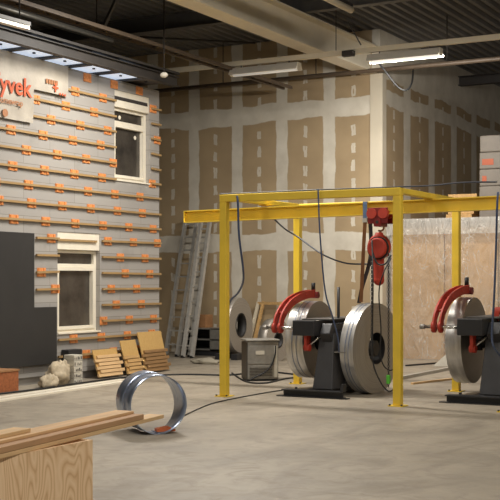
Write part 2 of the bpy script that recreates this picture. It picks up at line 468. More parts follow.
# house wrap (L-shaped sheet)
p = lambda x, y: tuple(on_u(x, y, UF))[1:]
vA, vBw, vCw = 10.0, fz(30.5, 100)[0], fz(65.5, 80)[0]
zl, zm = fz(30, 123.5)[1], fz(60, 96)[1]
b = MB(); N = 60
def sheet(b, v0, v1, za, zb_, nu, nz, off=.06, amp=.012, seed=0):
    from mathutils import noise as mn
    g = [[None] * (nz + 1) for _ in range(nu + 1)]; h = [[None] * (nz + 1) for _ in range(nu + 1)]
    for i in range(nu + 1):
        for j in range(nz + 1):
            v = v0 + (v1 - v0) * i / nu; z = za + (zb_ - za) * j / nz
            d = amp * mn.noise((v * 2.2 + seed, z * 2.6, seed * 3.1)) + amp * .5 * mn.noise((v * 6, z * 5, 1.7))
            g[i][j] = b.b.verts.new((UF + off + d, v, z)); h[i][j] = b.b.verts.new((UF + off + d - .004, v, z))
    for i in range(nu):
        for j in range(nz):
            for q in (g, h):
                f = b.b.faces.new((q[i][j], q[i + 1][j], q[i + 1][j + 1], q[i][j + 1])); f.smooth = True
    return b
sheet(b, vA, vBw, zl, ZT + .0, 60, 24); sheet(b, vBw, vCw, zm, ZT + .0, 16, 10)
hw = tag(b.build('house_wrap', 'wrap'), 'pale printed membrane sheet tacked over the top left of the grey facade', 'membrane')
def text(body, v, z, size, mat, name, parent, off=.08, bold=0.0, u=UF, al='RIGHT'):
    cu = bpy.data.curves.new('txt', 'FONT'); cu.body = body; cu.size = size; cu.extrude = .002; cu.offset = bold; cu.align_x = al
    o = bpy.data.objects.new('txt', cu); C.objects.link(o)
    bpy.context.view_layer.update()
    me = bpy.data.meshes.new_from_object(o.evaluated_get(bpy.context.evaluated_depsgraph_get()))
    bpy.data.objects.remove(o); me.materials.clear(); me.materials.append(M[mat])
    q = bpy.data.objects.new(name, me); C.objects.link(q)
    if parent is not None: q.parent = parent; q.location = Vector((u + off, v, z)) - wloc(parent)
    else: q.location = (u + off, v, z)
    q.rotation_euler = (PI / 2, 0, PI / 2); return q
v_y, z_y = p(0, 95.0)
text('Tyvek', p(26.8, 95)[0], p(16, 95.3)[1], .38, 'tyvek_ink', 'lettering', hw, .085, .007)
text('homewrap', p(18.5, 106)[0], p(11, 105.5)[1], .13, 'tyvek_ink_faint', 'lettering', hw, .085, .002)
text('+...', p(62, 94)[0], p(54, 95)[1], .28, 'tyvek_ink', 'lettering', hw, .085, .004)
MB().cyl((UF + .08, v_y + .02, p(0, 113)[1]), (UF + .086, v_y + .02, p(0, 113)[1]), .06).build('logo_mark', 'tyvek_ink_faint', hw)
b = MB()
for k in range(5): b.box((UF + .076, p(42, 83)[0] + k * .06, p(50, 84)[1] - .02), (UF + .084, p(42, 83)[0] + k * .06 + .045, p(50, 84)[1] + .05))
b.build('printed_strip', 'tyvek_ink_faint', hw)

# black board in front of the lower wall
vL, vR = on_u(34.5, 280, UF + .07).y, on_u(57, 280, UF + .07).y
zt1, zt2, zbB = fz(17, 232.5)[1], fz(46, 307)[1], .3
b = MB().prism([(9.8, zbB), (vR, zbB), (vR, zt2), (vL, zt2), (vL, zt1), (9.8, zt1)], 'x', UF + .004, UF + .07)
tag(b.build('facing_board', 'black_board', bevel=.004), 'large matt black board with a stepped top covering the lower left of the facade', 'board')

# eave: fascia beam, joists, glowing panels
rf = empty('eave', (-11.3, 14, 4.98), 'dark steel eave with bright panels between joists over the grey facade', 'eave')
rf['kind'] = 'structure'
ibeam((-11.08, 8, 5.075), (-11.08, 17.3, 5.075), .17, .12, .014, .014).build('fascia_beam', 'dark_steel', rf)
b = MB().box((-13, 8, 5.2), (-11.02, 17.3, 5.24)).build('roof_board', 'dark_steel', rf)
v = 10.35
while v < 16.9:
    MB().box((-12.6, v, 4.985), (-11.142, v + .1, 5.2)).build('joist', 'black', rf)
    pn = MB().box((-12.4, v + .105, 5.02), (-11.142, v + .74, 5.04)).build(*(('glowing_panel', 'panel_glow') if v < 16.0 else ('soffit_board', 'dark_steel')), rf)  # bright bays emit a bluish white of their own
    MB().cyl((-11.35, v + .42, 5.0), (-11.35, v + .42, 5.02), .025).build('fixing', 'black', pn)
    v += .745

# ================================================================== CEILING SERVICES
def pipe(name, pts, r, mat, label, cat, seg=10, group=None):
    return tag(MB().tube(pts, r, seg).build(name, mat), label, cat, group)
tag(MB().bar((-16, 19, 5.65), (4, 19, 5.65), .07, .09).build('lighting_trunking', 'cream_steel'), 'long cream lighting trunking crossing below the roof beam', 'trunking')
pipe('sprinkler_pipe', [(-19, 21.5, 5.77), (4, 21.5, 5.77)], .045, 'brown_steel', 'long dark pipe along the top of the plasterboard wall', 'pipe')
sp_ = bpy.data.objects['sprinkler_pipe']
for x in (-15.5, -12.6, -10.4, -7.6, -4.8): MB().cyl((x, 21.5, 5.8), (x, 21.5, ZD), .01, seg=6).build('hanger', 'dark_steel', sp_)
r = empty('cable_tray', (-11.1, 12, 5.55), 'narrow brown twin rail tray running over the facade towards the rear wall', 'cable tray')
for du in (-.09, .09): MB().bar((-11.0 + du, 3, 5.56), (-11.0 + du, 21.4, 5.56), .05, .06).build('rail', 'brown_steel', r)
for k in range(16): MB().box((-11.07, 10.2 + k * .7, 5.545), (-10.93, 10.23 + k * .7, 5.56)).build('rung', 'dark_steel', r)
# lamps hanging under the trunking
def lamp(x0, x1, label, lit):
    a, c_ = on_v(x0, 60, 19).x, on_v(x1, 60, 19).x
    r = empty('strip_light', ((a + c_) / 2, 19, 5.42), label, 'light', 'strip lights under the trunking')
    MB().prism([(18.86, 5.44), (18.93, 5.56), (19.07, 5.56), (19.14, 5.44), (19.13, 5.43), (19.06, 5.54), (18.94, 5.54), (18.87, 5.43)], 'x', a, c_).build('reflector', 'reflector', r)
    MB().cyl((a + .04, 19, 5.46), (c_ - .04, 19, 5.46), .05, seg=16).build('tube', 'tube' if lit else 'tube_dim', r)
    for x in (a + .2, c_ - .2): MB().cyl((x, 19, 5.56), (x, 19, 5.604), .012, seg=8).build('hanger', 'grey_steel', r)
    for x in (a, c_): MB().box((x - .01, 18.93, 5.42), (x + .01, 19.07, 5.56)).build('end_cap', 'white', r)
    return r
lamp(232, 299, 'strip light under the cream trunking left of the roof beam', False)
lamp(369, 441, 'lit strip light under the cream trunking right of the roof beam', True)
# two slim tube lamps running the other way, close under the deck
def slim(x, y, z, L, label, mat='brown_steel'):
    e = on_z(x, y, z)
    r = empty('slim_light', (e.x, e.y - L / 2, z), label, 'light', 'slim unlit tube lights')
    MB().cyl((e.x, e.y - L, z), (e.x, e.y, z), .055, seg=14).build('tube', 'cream_steel' if mat == 'c' else mat, r)
    MB().bar((e.x, e.y - L, z + .07), (e.x, e.y, z + .07), .07, .05).build('tube_holder', 'dark_steel', r)
    MB().cyl((e.x, e.y - .4, z + .09), (e.x, e.y - .4, ZD), .012, seg=6).build('hanger', 'dark_steel', r)
slim(111, 41, 5.6, 4.0, 'slim unlit tube light above the left end of the facade', 'galv')
slim(351, 10, 6.0, 3.0, 'slim pale tube light close to the deck right of the roof beam', 'c')
# clear batten light at upper left
a = on_u(-12, 14, -10.6); c_ = on_u(27, 24.5, -10.6)
r = empty('batten_light', tuple((a + c_) / 2), 'pale batten light with clear cover at the upper left above the eave', 'light')
MB().bar(a, c_, .14, .05).build('housing', 'grey_steel', r)
MB().bar(a + Vector((0, 0, -.05)), c_ + Vector((0, 0, -.05)), .1, .05).build('diffuser', 'reflector', r)
for q in (a.lerp(c_, .25), a.lerp(c_, .8)): MB().cyl(q, (q.x, q.y, ZD), .01, seg=6).build('hanger', 'dark_steel', r)
# round lamp near the house corner
q = on_v(164, 75, 16.5)
r = empty('dome_light', q, 'small pale round lamp hanging near the top corner of the facade', 'light')
MB().sphere(q, .06, (1.2, 1.0, .8)).build('shade', 'white_dirty', r)
MB().cyl(q, (q.x, q.y, ZD), .012, seg=8).build('stem', 'dark_steel', r)
# small junction box on the trunking, wires
q = on_v(349, 55, 18.94)
tag(MB().box((q.x - .11, 18.86, 5.56), (q.x + .11, 18.966, 5.66)).build('junction_box', 'dark_steel', bevel=.01), 'small dark junction box on the trunking beside the roof beam', 'box')
pipe('hanger_wire', [on_v(348, 22, 19.0), on_v(361, 45, 19.0)], .012, 'grey_steel', 'thin slanted steel wire between deck and trunking', 'wire', 6)
pipe('drop_wire', [(on_v(336, 30, 19).x, 19, ZD), (on_v(336, 50, 19).x, 19, 5.69)], .008, 'dark_steel', 'thin straight wire dropping to the trunking in front of the beam', 'wire', 6)
pipe('loose_cable', smooth_path([on_v(376, 60, 20), on_v(386, 72, 20), on_v(398, 87, 20.1), on_v(407, 90, 20.2), on_v(412, 82, 20.6), on_v(413, 70, 21.4)]), .018, 'rubber', 'black cable sagging in a loop below the lit strip light', 'cable', 8)
e0, e1 = on_v(104, 26, 17), on_v(118, -4, 17)
tag(MB().bar(e0, e1, .07, .05).build('brace', 'grey_steel'), 'grey slanted steel brace under the deck at upper left', 'brace')
pipe('brace_rod', [on_v(140, 37, 18.2), on_v(255, 43, 20.5)], .02, 'dark_steel', 'thin dark tie rod crossing under the deck left of the roof beam', 'rod', 8)

# ================================================================== GANTRY
GU0, GU1, GV0, GV1, GZ = -8.10, -5.55, 13.86, 16.1, 2.77
gr = empty('gantry', (GU0, GV0, 0), 'yellow square tube gantry frame around the left decoiler', 'gantry', 'yellow gantry frames')
pw = .105
for (a, bb) in ((GU0, GV0), (GU1, GV0), (GU0, GV1), (GU1, GV1)):
    po = MB().box((a - pw / 2, bb - pw / 2, .012), (a + pw / 2, bb + pw / 2, GZ - .1)).build('post', 'yellow', gr, .008)
    MB().box((a - .1, bb - .1, 0), (a + .1, bb + .1, .012)).build('base_plate', 'yellow', po)
    for dx in (-.08, .08): MB().cyl((a + dx, bb - .08, .012), (a + dx, bb - .08, .03), .014, seg=8).build('anchor_bolt', 'dark_steel', po)
for bb in (GV0, GV1): MB().box((GU0 - pw / 2, bb - pw / 2, GZ - .1), (GU1 + pw / 2, bb + pw / 2, GZ)).build('cross_rail', 'yellow', gr, .008)
for a in (GU0, GU1): MB().box((a - pw / 2, GV0 + pw / 2, GZ - .072), (a + pw / 2, GV1 - pw / 2, GZ)).build('side_rail', 'yellow', gr, .008)
VI = 15.05
for a in (GU0, GU1):
    MB().box((a - .06, VI - .1, GZ - .085), (a + .06, VI + .1, GZ - .072)).build('beam_clamp', 'yellow_dark', gr)
g2 = copy_tree(gr); g2.location = (GU0 + 3.955, GV0 + .02, 0); rename(g2, 'yellow gantry post and rail at the right edge of the photo')
ib = ibeam((-9.47, VI, 2.558), (-2.0, VI, 2.65), .18, .14, .014, .012)
ib.box((-9.474, VI - .07, 2.468), (-9.466, VI + .07, 2.648))
tag(ib.build('runway_beam', 'yellow'), 'long yellow steel runway beam slung under the gantries, free at its left end', 'beam')

# ------------------------------------------------------------------ decoilers
def decoiler(red_cap):
    r = empty('decoiler', (-7.0, 14.8, 0), '', 'decoiler', 'coil decoilers under the gantries')
    # base
    MB().box((-7.42, 14.24, .085), (-6.52, 14.40, .1)).box((-7.42, 14.24, .0), (-6.52, 14.40, .014)).box((-7.42, 14.31, .014), (-6.52, 14.33, .085)).build('base_beam', 'black', r)
    MB().box((-7.12, 14.4, 0), (-6.98, 16.2, .1)).build('base_beam', 'black', r)
    MB().box((-7.4, 16.05, .0), (-6.72, 16.2, .1)).build('base_beam', 'black', r)
    for x in (-7.5, -6.6): MB().box((x, 14.25, 0), (x + .16, 14.36, .012)).build('foot_plate', 'black', r)
    MB().prism([(-6.55, .1), (-6.5, .1), (-6.5, .2), (-6.53, .2)], 'y', 14.27, 14.37).build('gusset', 'black', r)
    # pedestal: tapered box
    b = MB(); B4 = [(-7.06, 14.48), (-6.76, 14.48), (-6.76, 16.15), (-7.06, 16.15)]; T4 = [(-7.01, 14.62), (-6.80, 14.62), (-6.80, 15.8), (-7.01, 15.8)]
    lo = [b.b.verts.new((*q, .1)) for q in B4]; hi = [b.b.verts.new((*q, .86)) for q in T4]
    b.b.faces.new(lo[::-1]); b.b.faces.new(hi)
    for i in range(4): b.b.faces.new((lo[i], lo[(i + 1) % 4], hi[(i + 1) % 4], hi[i]))
    b.build('pedestal', 'dark_grey', r, .01)
    MB().box((-6.80, 14.9, .1), (-6.745, 14.94, .8)).build('stiffener', 'dark_grey', r)
    # head: hollow box beam along v and housing
    MB().box((-7.3, 14.34, .835), (-6.97, 15.9, 1.045)).build('head_beam', 'black', r, .012)
    MB().prism([(14.5, .86), (14.62, .72), (15.55, .62), (15.75, .72), (15.8, 1.0), (14.6, 1.0)], 'x', -6.97, -6.81).build('housing', 'black', r, .012)
    for dv in (0, .12, .3, .5):
        for z in (.9, .99): MB().cyl((-6.815, 14.68 + dv, z), (-6.8, 14.68 + dv, z), .016, seg=8).build('bolt', 'dark_steel', r)
    MB().box((-7.28, 14.6, 1.045), (-6.85, 15.85, 1.06)).build('cover_plate', 'grey_steel', r)
    # mandrel
    m = MB().cyl((-7.72, 15.5, .72), (-7.05, 15.5, .72), .1, seg=24).cyl((-7.05, 15.5, .72), (-6.78, 15.5, .72), .12, seg=24)
    for k in range(4):
        a = k * PI / 2 + .4
        m.box((-7.66, 15.44, .80), (-7.34, 15.56, .84), Matrix.Rotation(a, 3, 'X'), (-7.5, 15.5, .72))
    m.build('mandrel', 'core', r)
    MB().cyl((-6.79, 15.22, .638), (-6.735, 15.22, .638), .28, seg=32).build('dark_backing', 'black', r)  # dark disc added behind the coil hole to make it read dark
    MB().cyl((-6.775, 15.22, .638), (-6.42, 15.22, .638), .11, seg=24).build('right_hub', 'core', r)
    # hold-down arm
    pr_ = MB().cyl((-7.8, 14.5, .93), (-7.25, 14.5, .93), .022, seg=14).build('pivot_rod', 'chrome', r)
    MB().cyl((-7.84, 14.5, .93), (-7.78, 14.5, .93), .035, seg=6).build('nut', 'galv', pr_)
    path = smooth_path([(0, 14.5, .93), (0, 14.55, 1.06), (0, 14.68, 1.18), (0, 14.88, 1.285), (0, 15.1, 1.345), (0, 15.35, 1.385), (0, 15.6, 1.40)], 5)
    arm = None
    for x in (-7.665, -7.575):
        b = MB(); L = []; Rr = []
        for i, q in enumerate(path):
            d = (path[min(i + 1, len(path) - 1)] - path[max(i - 1, 0)]).normalized(); nn = Vector((0, -d.z, d.y)); w = .056
            L.append((q.y + nn.y * w, q.z + nn.z * w)); Rr.append((q.y - nn.y * w, q.z - nn.z * w))
        poly = L + Rr[::-1]
        # quads, not one concave ngon
        V0 = [[b.b.verts.new((xx, *q)) for q in L] for xx in (x, x + .022)]; V1 = [[b.b.verts.new((xx, *q)) for q in Rr] for xx in (x, x + .022)]
        for i in range(len(L) - 1):
            for s_ in (0, 1): b.b.faces.new((V0[s_][i], V0[s_][i + 1], V1[s_][i + 1], V1[s_][i]))
            b.b.faces.new((V0[0][i], V0[0][i + 1], V0[1][i + 1], V0[1][i])); b.b.faces.new((V1[0][i], V1[0][i + 1], V1[1][i + 1], V1[1][i]))
        for i in (0, -1): b.b.faces.new((V0[0][i], V0[1][i], V1[1][i], V1[0][i]))
        b.cyl((x - .008, 14.5, .93), (x + .03, 14.5, .93), .075, seg=20)
        b.build('hold_down_arm', 'red', r)
    for i in (8, 16, 24):
        q = path[i]; MB().cyl((-7.68, q.y, q.z), (-7.54, q.y, q.z), .02, seg=10).build('cross_tie', 'red', r)
    MB().cyl((-7.69, 15.63, 1.378), (-7.52, 15.63, 1.378), .05, seg=18).build('press_roller', 'red_dark', r)
    MB().cyl((-7.6, 15.62, 1.44), (-7.6, 15.62, 1.56), .03, seg=12).build('handle', 'rubber', r)
    # lower red bracket and screw
    MB().prism([(14.42, .84), (14.56, .84), (14.54, .66), (14.48, .62), (14.43, .66)], 'x', -7.16, -7.12).cyl((-7.18, 14.49, .665), (-7.1, 14.49, .665), .05, seg=14).build('lower_bracket', 'red', r)
    MB().cyl((-7.14, 14.5, .68), (-6.98, 14.56, .82), .016, seg=8).build('screw_rod', 'chrome', r)
    MB().cyl((-6.95, 15.1, 1.05), (-6.95, 15.1, 1.5), .022, seg=8).build('upright_rod', 'dark_grey', r)
    MB().box((-6.8, 14.6, .6), (-6.62, 14.78, .615)).cyl((-6.72, 14.68, .615), (-6.72, 14.68, .72), .04, seg=12).build('tray', 'galv', r)
    MB().cyl((-7.28, 14.42, .1), (-7.28, 14.42, .1 + .02), .02, seg=8).build('bolt', 'dark_steel', r)
    return r
d1 = decoiler(False); d1['label'] = 'black pedestal decoiler with red curved arm inside the full gantry'
d2 = copy_tree(d1); d2.location = d1.location + Vector((2.28, .3, 0)); d2.scale = (1.05,) * 3; d2['label'] = 'black pedestal decoiler with red curved arm at the right edge'
# a red guard ring shows above the head of the right one only
b = MB(); pts = [(-4.72, 15.45 + .2 * math.cos(a), 1.0 + .16 * math.sin(a)) for a in [PI * k / 12 for k in range(13)]]
b.ribbon(pts, (1, 0, 0), .09, .03); b.build('guard_ring', 'red', d2)

def coil(c, r0, r1, w, label, rot=0.0, reflections=True, cat='coil'):
    """coil with its axis along u; c = centre of the +u face"""
    r = empty('steel_coil', (c[0], c[1], c[2] - r1), label, cat, 'steel coils')
    o = (c[1], c[2])
    bb = MB().annulus(o, r0, r1, c[0] - w, c[0], 96, 'rim')
    MB().annulus(o, r0, r1, c[0] - w, c[0], 64, 'bore').build('shaded_bore', 'core', r)  # bore coloured dark to deepen the shade in the hole
    bb.build('strip_winding', 'coil_rim', r)
    f = MB().annulus(o, r0, r1, c[0] - w, c[0], 96, 'face'); fo = f.build('side_face', 'coil_face', r)
    # put the ring pattern's centre on the coil axis
    for v in fo.data.vertices: v.co.z -= r1
    fo.location.z += r1
    if reflections:
        for k, x in enumerate((.35, .6)):
            pts = [(c[0] - w * x + .012 * math.sin(3 * a), o[0] + (r1 + .004) * math.cos(a), o[1] + (r1 + .004) * math.sin(a)) for a in [.45 * PI + 1.2 * PI * q / 40 for q in range(41)]]
            MB().ribbon(pts, (1, 0, 0), .010, .002).build('rim_reflection', 'rim_reflection', r)  # thin blue ribbons standing in for reflections along the rim
    r.rotation_euler.z = rot
    return r
coil((-7.44, 15.5, .725), .17, .565, .28, 'steel coil on the far side of the left decoiler under its red arm')
coil((-5.19, 15.83, .757), .17, .60, .22, 'steel coil under the red arm of the decoiler at the right edge', reflections=False)
cc3 = on_v(376.8, 348, 15.22)
coil((cc3.x, 15.22, .638), .225, .638, .21, 'large steel coil standing on the floor right of the left decoiler, below the hoist', math.radians(-8))

# ------------------------------------------------------------------ hoist on the runway beam
HU = on_v(380.5, 210, VI).x
r = empty('beam_trolley', (HU, VI, 2.33), 'red push trolley clamped on the yellow runway beam', 'trolley')
for s in (-1, 1):
    y0 = VI + s * .1
    pl = MB().box((HU - .15, y0 - .008, 2.38), (HU + .15, y0 + .008, 2.6)).build('side_plate', 'red_dark', r, .006)
    for x in (-.085, .085):
        MB().cyl((HU + x, y0 - s * .05, 2.52), (HU + x, y0 + s * .03, 2.52), .072, seg=24).build('wheel', 'red', pl)
MB().cyl((HU, VI - .13, 2.4), (HU, VI + .13, 2.4), .022, seg=12).build('axle', 'dark_steel', r)
MB().box((HU - .05, VI - .125, 2.34), (HU + .05, VI + .125, 2.46)).build('yoke', 'red_dark', r)
hp = Vector((HU + .0, VI - .02, 1.85))
r = empty('chain_hoist', (HU, VI, 1.56), 'red electric chain hoist hanging from the trolley above the large coil', 'hoist')
MB().tube([(HU + .05 * math.cos(a), VI, 2.33 + .05 * math.sin(a)) for a in [PI * (.8 - 1.5 * k / 12) for k in range(13)]], .014, 8).cyl((HU + .0, VI, 2.28), (HU, VI, 2.2), .02, seg=10).build('hook', 'strap_brown', r)
MB().sphere((HU - .02, VI, 2.06), .17, (1.0, .8, 1.05), 24).cyl((HU - .02, VI, 2.15), (HU - .02, VI, 2.26), .09, .05, seg=20).build('motor_housing', 'red', r)
MB().cyl((HU + .02, VI - .2, 2.04), (HU + .02, VI - .08, 2.04), .14, seg=32).build('end_cover', 'red', r, .02)
MB().annulus((0, 0), .142, .158, 0, .03, 32).build('cover_band', 'rubber', r)
bnd = [o for o in bpy.data.objects if o.name.startswith('cover_band')][0]
for v_ in bnd.data.vertices:
    w_ = v_.co + wloc(r); v_.co = Vector((HU + .02 + w_.y, VI - .15 + w_.x, 2.04 + w_.z)) - wloc(r)
b = MB(); b.tube([(HU + .0, VI - .06, 1.9 - .02 * k) for k in range(16)], .075, 16); b.sphere((HU, VI - .06, 1.6), .078); b.build('chain_bag', 'red', r)
for (dx, zb) in ((.19, .14), (-.06, .5)):
    b = MB(); z = 1.95; k = 0
    while z > zb:
        w = (.012, .0) if k % 2 else (0, .012)
        b.tube([(HU + dx + w[0] * math.cos(a) , VI - .17 + w[1] * math.cos(a), z + .02 * math.sin(a)) for a in [2 * PI * q / 8 for q in range(8)]], .005, 5, True)
        z -= .03; k += 1
    b.build('load_chain', 'dark_steel', r)
MB().box((HU + .165, VI - .2, .18), (HU + .215, VI - .15, .3)).build('chain_tag', 'green', r, .01)
q = lambda x, y, v=14.5: on_v(x, y, v)
pipe('control_cable', smooth_path([q(372, 240, 14.8), q(373, 280), q(372.5, 330), q(373, 362), q(380, 381), q(388, 391), q(394, 388), q(397, 375), q(396, 360)]), .010, 'rubber', 'black control cable hanging in a long loop in front of the large coil', 'cable', 8)
pipe('coiled_lead', smooth_path([q(391, 258, 14.7), q(384, 272), q(379, 292), q(381, 330), q(380, 352), q(384, 366), q(392, 370), q(397, 360)]), .009, 'rubber', 'black lead hanging from the hoist and looping beside the chain', 'cable', 8)
pipe('hoist_lead', smooth_path([q(372, 250, 14.75), q(377, 263, 14.7), q(385, 264, 14.7), q(391, 255, 14.75)]), .012, 'rubber', 'black lead looped tightly round the red hoist', 'cable', 8)
# straps
sp = [q(365, 204, VI - .1), q(365, 218, VI - .1)]
r = empty('ratchet_strap', tuple(q(365, 240, VI - .1)), 'brown and blue ratchet strap hanging from the runway beam left of the trolley', 'strap')
MB().ribbon([sp[0] + Vector((0, .19, .03)), sp[0] + Vector((0, 0, .03)), sp[0], sp[1]], (1, 0, 0), .06, .006).build('loop', 'strap_blue', r)
MB().box(tuple(sp[1] + Vector((-.035, -.012, -.06))), tuple(sp[1] + Vector((.035, .012, .0)))).build('buckle', 'alu', r)
MB().ribbon(smooth_path([sp[1] + Vector((0, 0, -.05)), q(364, 240, VI - .1), q(362.5, 270, VI - .1), q(361, 302, VI)]), (1, .3, 0), .05, .006).build('webbing', 'strap_brown', r)
MB().ribbon(smooth_path([q(370, 215, VI + .22), q(371, 250, VI + .22), q(368, 268, VI + .1), q(362, 288, VI + .05), q(359, 303, VI + .1)]), (1, .3, 0), .055, .01).build('lifting_sling', 'strap_dark')
o = bpy.data.objects['lifting_sling']; tag(o, 'dark lifting sling running from the hoist to the top of the large coil', 'sling')

# cables about the gantry
top = GZ + .012
def gp(x): p_ = on_v(x, 190, GV0); return p_.x
pipe('air_hose', smooth_path([(GU0 - .06, GV0 - .03, top), (gp(260), GV0, top), (gp(318), GV0 - .02, top + .004), (gp(360), GV0, top), (GU1, GV0, top), (gp(430), GV0 + .02, top - .0), (gp(462), GV0, top + .02), (gp(497), GV0, top + .01)]), .010, 'grey_cable', 'blue grey hose laid along the top rail of the gantry', 'hose', 8)
pipe('drop_hose', smooth_path([q(237, 196, GV0 - .1), q(238, 205, GV0 - .1), q(239, 235, GV0), q(243, 268, GV0 + .3), q(243, 282, GV0 + .7), q(238, 293, GV0 + 1.5), q(231, 300, 16.2), q(226, 312, 16.6)]), .016, 'blue_hose', 'blue hose dropping from the left end of the gantry rail', 'hose', 8)
pipe('blue_lead', smooth_path([q(318, 189, GV0 - .1), q(318.5, 200, GV0 - .1), q(320, 235, GV0 - .1), q(325, 290, 14.0), q(332, 315, 14.1), q(338, 338, 14.2), q(339, 352, 14.3)]), .011, 'blue_hose', 'blue lead hanging from the middle of the gantry rail to the decoiler', 'cable', 8)
pipe('swag_cable', smooth_path([q(272, 217, VI + .1), q(285, 229, VI + .3), q(298, 237, 15.5), q(322, 254, VI + .2), q(345, 263, VI + .1), q(368, 264, VI)]), .012, 'grey_cable', 'thin grey cable sagging from runway beam to hoist', 'cable', 8)
pipe('pendant_lead', smooth_path([q(498, 192, GV0 - .1), q(497, 210, GV0 - .1), q(496, 250, 13.9), q(494, 300, 13.95), q(492, 335, 14.0), q(494, 347, 14.0), q(500, 356, 14.1)]), .014, 'blue_hose', 'blue grey lead hanging down by the right hand decoiler', 'cable', 8)

# ================================================================== LOOSE STEEL RING
rc = on_z(159, 434.5)                 # bottom of the near rim
b = MB(); R = .297; W = .29; pts = []
# axis: mostly along the view, near rim faces the camera and a little right
n_ = 140; prevr = None
axis_a = math.radians(-40)
for i in range(n_ + 1):
    a = -PI / 2 + (i / n_) * 3.9 * PI
    tturn = min(1, max(0, (a - 1.45 * PI) / (.85 * PI)))
    rr = R + .012 * min(1, max(0, (a - 1.2 * PI) / (.4 * PI))); ax = -.27 * tturn * tturn * (3 - 2 * tturn)
    row = []
    for (w_, dr) in ((0, 0), (-W, 0), (-W, .006), (0, .006)):
        row.append(b.b.verts.new((ax + w_, (rr + dr) * math.cos(a), (rr + dr) * math.sin(a) + R + .0)))
    if prevr:
        for k in range(4):
            f = b.b.faces.new((prevr[k], prevr[(k + 1) % 4], row[(k + 1) % 4], row[k])); f.smooth = k in (0, 2)
    else: b.b.faces.new(row)
    prevr = row
b.b.faces.new(prevr[::-1])
o = b.build('steel_ring', 'strip', origin=(0, 0, 0)); o.location = (rc.x, rc.y, .012); o.rotation_euler.z = axis_a
tag(o, 'loosely coiled loop of shiny steel strip standing alone on the open floor', 'steel strip')
q0 = on_z(165, 431, .02)
b = MB().prism([(-.1, 0), (.1, 0), (.1, .02), (.03, .05), (-.1, .03)], 'x', -.05, .05)
o = b.build('chock', simple('orange_brown_chock', (190, 96, 50), .6), origin=(0, 0, 0)); o.location = (q0.x, q0.y, .02); o.rotation_euler.z = math.radians(-40)
tag(o, 'small orange chock lying inside the bottom of the steel ring', 'chock')

# ================================================================== PLYWOOD CRATE AND PLANKS
e = on_z(92.7, 439.7, .78)
r = empty('plywood_crate', (e.x - .3, e.y - .8, 0), 'open topped plywood crate at the lower left corner', 'crate')
u1, v1c, L = e.x, e.y, 1.7
MB().box((u1 - .018, v1c - L, 0), (u1, v1c, .78)).build('side_panel', 'ply', r)
MB().box((u1 - .62, v1c - L, 0), (u1 - .602, v1c, .78)).build('side_panel', 'ply', r)
MB().box((u1 - .602, v1c - .018, 0), (u1 - .018, v1c, .78)).build('end_panel', 'ply', r)
MB().box((u1 - .602, v1c - L, 0), (u1 - .018, v1c - L + .018, .78)).build('end_panel', 'ply', r)
MB().box((u1 - .602, v1c - L + .018, .0), (u1 - .018, v1c - .018, .02)).build('base_panel', 'ply', r)
def plank(x, y, z, w, h, L, ang, label, mat='pine'):
    """far end's top right corner at pixel (x, y)"""
    q = on_z(x, y, z + h); a = math.radians(ang)
    b = MB().box((-w, -L, 0), (0, 0, h)); o = b.build('plank', mat, bevel=.003, origin=(0, 0, 0))
    o.location = (q.x, q.y, z); o.rotation_euler.z = a
    return tag(o, label, 'plank', 'planks across the plywood crate')
plank(164, 414.5, .781, .1, .022, 3.2, 7.2, 'thin pale plank reaching farthest past the crate towards the steel ring', 'pine_end')
plank(144, 414, .804, .13, .03, 3.1, 7.2, 'thick brownish plank lying on the long thin one', 'pine_mid')
plank(134, 410.8, .8345, .12, .016, 3.1, 7.2, 'flat pale board lying on top of the thick brownish plank')
plank(31, 428, .851, .1, .02, 1.6, 7.2, 'short pale board ending near the left edge, uppermost on the crate', 'pine_end')

# ================================================================== ALONG THE FACADE
def slat_panel(xc, yb, w, h, lean, osb, rows, mat, label, rz=0.0):
    r = empty('slat_panel', (0, 0, 0), label, 'panel', 'slatted wooden panels leaning on the facade')
    if osb: MB().box((-.0, -w / 2, .0), (.018, w / 2, h)).build('backing_board', 'osb', r)
    hr = (h * (.55 if osb == 2 else .8)) / rows
    for k in range(rows):
        d = .045 if k % 2 else -.035
        MB().box((.018, -w / 2 + d, k * hr), (.05, w / 2 + d, (k + 1) * hr - .012)).build('slat', mat, r)
    r.rotation_euler = (0, -lean, rz)
    q = on_u(xc, yb, UF + .11 + h * math.sin(lean)); r.location = (q.x, q.y, .02); return r
def lean_at(v_img, y_img, *a):
    pass
slat_panel(110.5, 378.3, .66, .46, math.radians(18), 1, 6, 'pine_end', 'pale slatted wooden panel leftmost of those leaning on the facade')
slat_panel(135, 373.5, .45, .58, math.radians(17), 2, 5, 'slat', 'narrow slatted panel with a chipboard top between two wider ones')
slat_panel(157, 369.3, .72, .70, math.radians(15), 2, 6, 'slat_brown', 'tallest slatted panel with chipboard top near the facade corner')

